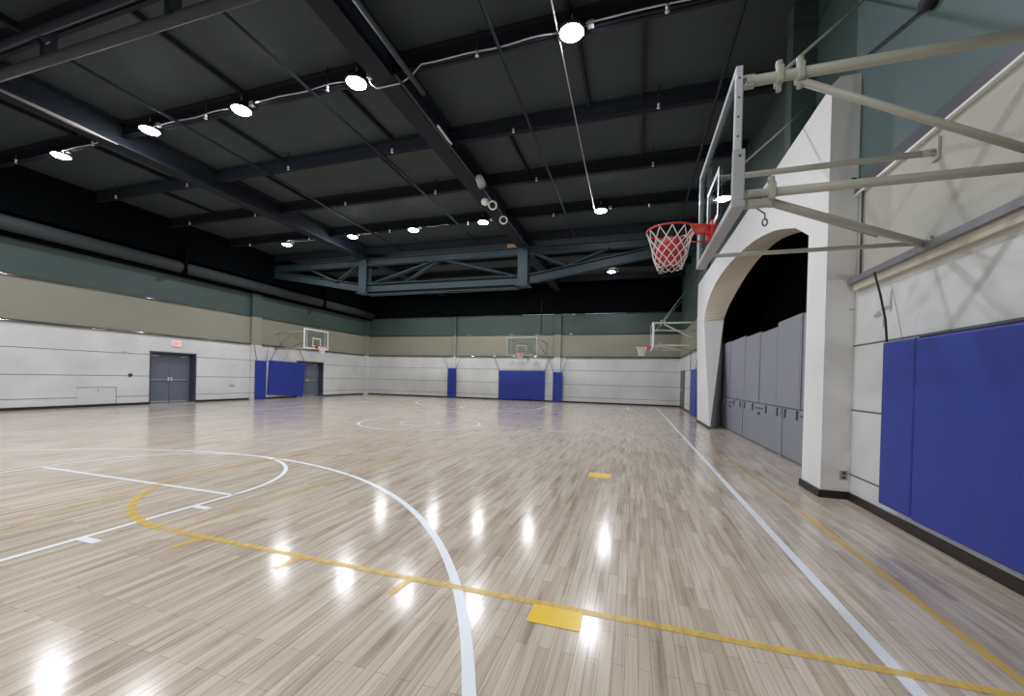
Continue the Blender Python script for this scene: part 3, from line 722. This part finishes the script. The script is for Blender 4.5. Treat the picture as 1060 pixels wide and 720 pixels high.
o = MB().tube([(1.9, 4.75, 7.08), (1.9, 5.5, 7.08)], 0.025, 8).build('beam_tube', M['conduit']); tag(o, 'pale tube on the middle beam ahead of the spotlights', 'tube')

# ------------------------------------------------------------------ basketball hoops
def hoop(label, loc, rz, dist, rods=True, ball=False):
    """local frame: glass at x = 0 facing -x, wall at x = dist, court level z = 0"""
    r = tag(empty('basketball_hoop', loc, rz), label, 'basketball hoop', 'wall mounted basketball hoops')
    zb, zt, hw = 2.825, 3.895, 0.914
    bd = MB().box(0.0, 0.012, -hw+0.03, hw-0.03, zb+0.03, zt-0.03).build('backboard', M['glass'], r)
    f = MB(); fw = 0.045 if ball else 0.065
    f.box(-0.004, 0.045, -hw, hw, zt-fw, zt, 0, 0.004).box(-0.004, 0.045, -hw, hw, zb, zb+fw, 0, 0.004)
    f.box(-0.004, 0.045, -hw, -hw+fw, zb+fw, zt-fw, 0, 0.004).box(-0.004, 0.045, hw-fw, hw, zb+fw, zt-fw, 0, 0.004)
    f.build('frame', M['alum'] if ball else M['boardwhite'], bd)
    q = MB(); sw, s0, s1, tk = 0.305, zb+0.14, zb+0.60, 0.045
    q.box(-0.003, 0.0, -sw, sw, s1-tk, s1).box(-0.003, 0.0, -sw, sw, s0, s0+tk).box(-0.003, 0.0, -sw, -sw+tk, s0+tk, s1-tk).box(-0.003, 0.0, sw-tk, sw, s0+tk, s1-tk)
    q.build('target_square', M['boardwhite'], bd)
    if ball:
        p = MB()
        p.box(-0.014, 0.085, -hw-0.014, hw+0.014, zb-0.03, zb+0.028, 0, 0.010)
        p.box(-0.012, 0.075, -hw-0.016, -hw+0.026, zb+0.02, zb+0.42, 0, 0.010).box(-0.012, 0.075, hw-0.026, hw+0.016, zb+0.02, zb+0.42, 0, 0.010)
        p.build('padding', M['pad'], bd)
        bo = MB()
        for z in (3.35, 3.5, 3.65, 3.8): bo.lathe([(0, 0.006), (0.007, 0.004), (0.008, 0)], (0.02, -hw, z), (0,-1,0), 8)
        bo.lathe([(0, 0.006), (0.010, 0.004), (0.010, 0)], (0.035, -hw-0.016, 3.19), (0,-1,0), 8)
        bo.build('bolt', M['darkdot'], bd)
    # rim
    cx, cz, R = -0.38, 2.97, 0.2286
    rim = MB().tube([(cx+R*math.cos(a), R*math.sin(a), cz) for a in [2*math.pi*i/40 for i in range(40)]], 0.0095, 8, True)
    rim = rim.build('rim', M['orange'], r)
    br = MB().box(-0.02, -0.003, -0.10, 0.10, cz-0.11, cz+0.05, 0, 0.004).box(-0.16, -0.02, -0.075, 0.075, cz-0.012, cz+0.012, 0, 0.003)
    for s in (-1, 1):
        br.tube([(-0.02, s*0.09, cz-0.10), (-0.16, s*0.12, cz-0.085), (cx+R*0.72, s*R*0.72, cz-0.005)], 0.008, 6)
        br.tube([(-0.02, s*0.085, cz), (cx+R*0.80, s*R*0.62, cz)], 0.009, 6)
    br.box(-0.05, -0.018, -0.05, 0.05, cz-0.11, cz-0.01, 0, 0.004)
    br.build('rim_bracket', M['orange'], rim)
    # net
    lv = [(2.958, 0.226, 0), (2.868, 0.196, 0.5), (2.810, 0.178, 0), (2.758, 0.170, 0.5), (2.706, 0.160, 0), (2.655, 0.144, 0.5), (2.606, 0.122, 0)] if ball else [(2.958, 0.226, 0), (2.87, 0.185, 0.5), (2.80, 0.16, 0), (2.73, 0.14, 0.5), (2.66, 0.128, 0), (2.59, 0.12, 0.5)]
    n = MB(); nn = 12; rs = 0.0052 if ball else 0.009
    def pt(k, i): z, rr, o = lv[k]; a = 2*math.pi*(i+o)/nn; return (cx+rr*math.cos(a), rr*math.sin(a), z)
    for i in range(nn):
        for k in range(len(lv)-1):
            o = lv[k][2]
            a = pt(k, i)
            if o == 0: e = (pt(k+1, i), pt(k+1, i-1))
            else: e = (pt(k+1, i), pt(k+1, i+1))
            for e_ in e: n.tube([a, e_], rs, 5, caps=False)
    K_ = len(lv)-1
    for i in range(nn):
        a, c = Vector(pt(K_, i)), Vector(pt(K_, i+1)); mid = (a+c)/2 - Vector((0,0,0.022))
        n.tube([a, mid, c], rs, 5, caps=False)
    n.build('net', M['net'], rim)
    # supports
    D = dist - 0.012
    def pipe(p, q_, rad): MB().tube([p, q_], rad, 12).build('support_pipe', M['pipe'], r)
    pipe((0.10, -0.75, 3.862), (D, -0.75, 3.862), 0.040)
    pipe((0.05, 0.66, 3.745), (D, 0.42, 3.655), 0.030)
    pipe((0.12, -0.78, 2.945), (D, -0.78, 2.945), 0.034)
    pipe((0.05, 0.65, 2.874), (D, 0.51, 2.835), 0.022)
    pipe((0.47, -0.75, 3.80), (D, -0.75, 3.00), 0.028)
    pipe((0.26, -0.76, 2.89), (D, 0.47, 2.80), 0.032)
    pipe((0.30, -0.60, 2.93), (D*0.75, 0.30, 2.87), 0.014)
    # double bar at the board's head, vertical masts behind the glass
    MB().box(0.045, 0.16, -0.775, -0.725, 3.885, 3.905).box(0.045, 0.16, -0.775, -0.725, 3.815, 3.83).build('head_bracket', M['pipe'], r)
    for y in (-0.72, 0.66):
        MB().box(0.045, 0.085, y-0.025, y+0.025, zb+0.04, zt-0.02).build('mast', M['alum'] if ball else M['boardwhite'], r)
    for (x, y, z) in ((0.33, -0.75, 3.862), (0.47, -0.75, 3.862), (0.29, -0.78, 2.945)):
        MB().box(x-0.025, x+0.025, y-0.055, y+0.055, z-0.065, z+0.065, 0, 0.012).lathe([(0, 0.075), (0.024, 0.07), (0.028, 0.03), (0.014, 0.0)], (x, y, z+0.05), (0,0,1), 12).lathe([(0, 0.06), (0.02, 0.055), (0.022, 0.0)], (x, y, z-0.06), (0,0,-1), 12).build('clamp', M['pipe'], r)
    MB().box(0.05, 0.30, -0.80, -0.74, 2.84, 2.90, 0, 0.008).tube([(0.08, -0.77, 2.97), (0.28, -0.70, 2.90)], 0.022, 8).build('elbow', M['pipe'], r)
    hk = MB().tube([(0.22, -0.62, 2.90), (0.30, -0.60, 2.845), (0.30, -0.60, 2.80)], 0.006, 6)
    hk.tube([(0.30+0.018*math.cos(a), -0.60, 2.775+0.028*math.sin(a)) for a in [2*math.pi*i/16 for i in range(16)]], 0.006, 6, True)
    hk.build('hook', M['latch'], r)
    for (y, z, h) in ((-0.75, 3.862, 0.12), (0.42, 3.655, 0.13), (-0.78, 2.945, 0.12), (0.49, 2.825, 0.06)):
        MB().box(D-0.012, dist-0.0005, y-0.05, y+0.05, z-h*0.6, z+h, 0, 0.004).box(D-0.10, D, y-0.022, y+0.022, z-0.03, z+0.03, 0, 0.006).build('wall_plate', M['pipe'], r)
    if rods:
        MB().tube([(0.36, -0.75, 3.90), (D, 1.80, 6.30)], 0.014, 8).build('sway_rod', M['pipe'], r)
        MB().tube([(0.10, 0.64, 3.60), (D, 3.55, 6.08)], 0.012, 8).build('sway_rod', M['pipe'], r)
    return r
hoop('large near glass basketball hoop on pipe arms with a red ball in its net', (6.93, 0.9, 0), 0.0, XR-6.93, True, True)
hoop('distant glass hoop beyond the white arch, seen edge on', (6.93, 15.1, 0), 0.0, XR-6.93, True)
hoop('glass hoop facing out from the wall with the double doors', (-10.6, 15.05, 0), math.pi, -10.6-XL, False)
hoop('glass hoop facing the camera in front of the far wall', (0.0, 19.58, 0), math.pi/2, YF-19.58, False)
# ball caught in the near net
bl = tag(empty('basketball', (6.55, 0.9, 2.765)), 'red basketball caught in the white net of the near hoop', 'basketball')
MB().lathe([(0.146*math.sin(math.pi*i/20), -0.146*math.cos(math.pi*i/20)) for i in range(21)], (0,0,0), (0.3,0.2,1), 32).build('shell', M['ball'], bl)
sm = MB(); rb = 0.1465
sm.tube([(rb*math.cos(a), rb*math.sin(a), 0) for a in [2*math.pi*i/40 for i in range(40)]], 0.0022, 5, True)
sm.tube([(rb*math.cos(a), 0, rb*math.sin(a)) for a in [2*math.pi*i/40 for i in range(40)]], 0.0022, 5, True)
so = sm.build('seam', M['ballseam'], bl); so.rotation_euler = (0.5, 0.3, 0.4)

# dark rod and small round thing high on the near right wall
o = MB().tube([(XR-0.03, 2.62, 5.52), (XR-0.03, 1.36, 5.12)], 0.012, 8).build('wall_rod', M['strap']); tag(o, 'thin dark rod high on the dark green wall above the hoop arms', 'rod')
o = MB().lathe([(0, 0.10), (0.06, 0.10), (0.075, 0.06), (0.075, 0.0), (0, 0)], (XR, 1.42, 5.16), (-1, 0, 0), 18).build('wall_fixture', M['strap']); tag(o, 'small black round fixture high on the green wall over the hoop arms', 'wall fixture')
# steel column and diagonal bracing high on the wall above the arch
b = MB()
b.box(XR-0.25, XR+0.1, 4.45, 4.75, ZT, ZC)
struct(b.build('wall_column_right', M['green']))
# conduits and small fixtures on the far wall
o = MB().tube([(-0.95, YF-0.06, 5.72), (2.35, YF-0.06, 5.70)], 0.02, 8).build('wall_conduit', M['conduit']); tag(o, 'pale conduit along the top of the far wall above the backboard', 'conduit')
o = MB().tube([(3.2, YF-0.06, 5.70), (5.7, YF-0.06, 5.69)], 0.02, 8).build('wall_conduit', M['conduit']); tag(o, 'pale conduit along the top of the far wall, nearer the arch', 'conduit')
o = MB().tube([(0.35, YF-0.04, 4.5), (0.35, YF-0.04, 6.6)], 0.018, 8).build('wall_conduit', M['strap']); tag(o, 'dark vertical conduit on the far wall above the backboard', 'conduit')
for (x, w) in ((-0.9, 0.5), (0.1, 0.3), (-1.6, 0.25)):
    blot('scuff_mark', lambda t, k, x=x, w=w: (x+w*k*math.cos(t), YF-0.003, 2.5+0.22*k*math.sin(t)), 18, bpy.data.objects['wall_far'], mat('pale_scuff', (200, 199, 196), 0.8))
o = MB().box(7.28, 7.5, 17.85, 17.95, 6.75, 6.92, 0, 0.02).tube([(7.39, 17.9, 6.9), (7.39, 17.9, 7.8)], 0.015, 6).build('hanging_fixture', M['conduit']); tag(o, 'small pale fixture hanging from the ceiling beyond the near hoop', 'fixture')

# ------------------------------------------------------------------ light
def area(x, y, z, p, r=0.2):
    l = bpy.data.lights.new('hall_lamp', 'AREA'); l.shape = 'DISK'; l.size = 2*r; l.energy = p; l.color = (0.965, 0.975, 1.0)
    o = bpy.data.objects.new('hall_lamp', l); COL.objects.link(o); o.location = (x, y, z); return o
for x in (5.06, 0.64, -2.5, -5.5, -9.4): area(x, -4.4, 7.44, 160)     # the row over and behind the camera
for x in (0.62, -2.5, -5.55, -9.35): area(x, 19.7, 7.42, 115)        # the rest of the row beyond the truss, hidden by its bottom chord
w = bpy.data.worlds.new('World'); SC.world = w; w.use_nodes = True
w.node_tree.nodes['Background'].inputs['Color'].default_value = (0.02, 0.022, 0.025, 1); w.node_tree.nodes['Background'].inputs['Strength'].default_value = 1.0

# ------------------------------------------------------------------ camera
cam = bpy.data.cameras.new('Camera'); co = bpy.data.objects.new('Camera', cam); COL.objects.link(co)
pitch, yaw, roll, f = -0.006794, 0.31054, 0.024665, 425.29
cam.sensor_fit = 'HORIZONTAL'; cam.sensor_width = 36.0; cam.lens = f/1060*36.0
cam.shift_x = 11.35/1060; cam.shift_y = 34.77/1060
Fv = Vector((-math.sin(yaw)*math.cos(pitch), math.cos(yaw)*math.cos(pitch), math.sin(pitch)))
Rv = Vector((math.cos(yaw), math.sin(yaw), 0)); Uv = Rv.cross(Fv)
R2 = math.cos(roll)*Rv + math.sin(roll)*Uv; U2 = -math.sin(roll)*Rv + math.cos(roll)*Uv
mw = Matrix(((R2.x, U2.x, -Fv.x, EYE.x), (R2.y, U2.y, -Fv.y, EYE.y), (R2.z, U2.z, -Fv.z, EYE.z), (0,0,0,1)))
co.matrix_world = mw; cam.clip_start = 0.05; cam.clip_end = 200
SC.camera = co
SC.view_settings.view_transform = 'Standard'; SC.view_settings.look = 'None'
SC.view_settings.exposure = 0.0; SC.view_settings.gamma = 1.0
SC.cycles.use_denoising = True
SC.cycles.max_bounces = 8; SC.cycles.diffuse_bounces = 5
SC.cycles.sample_clamp_indirect = 6.0
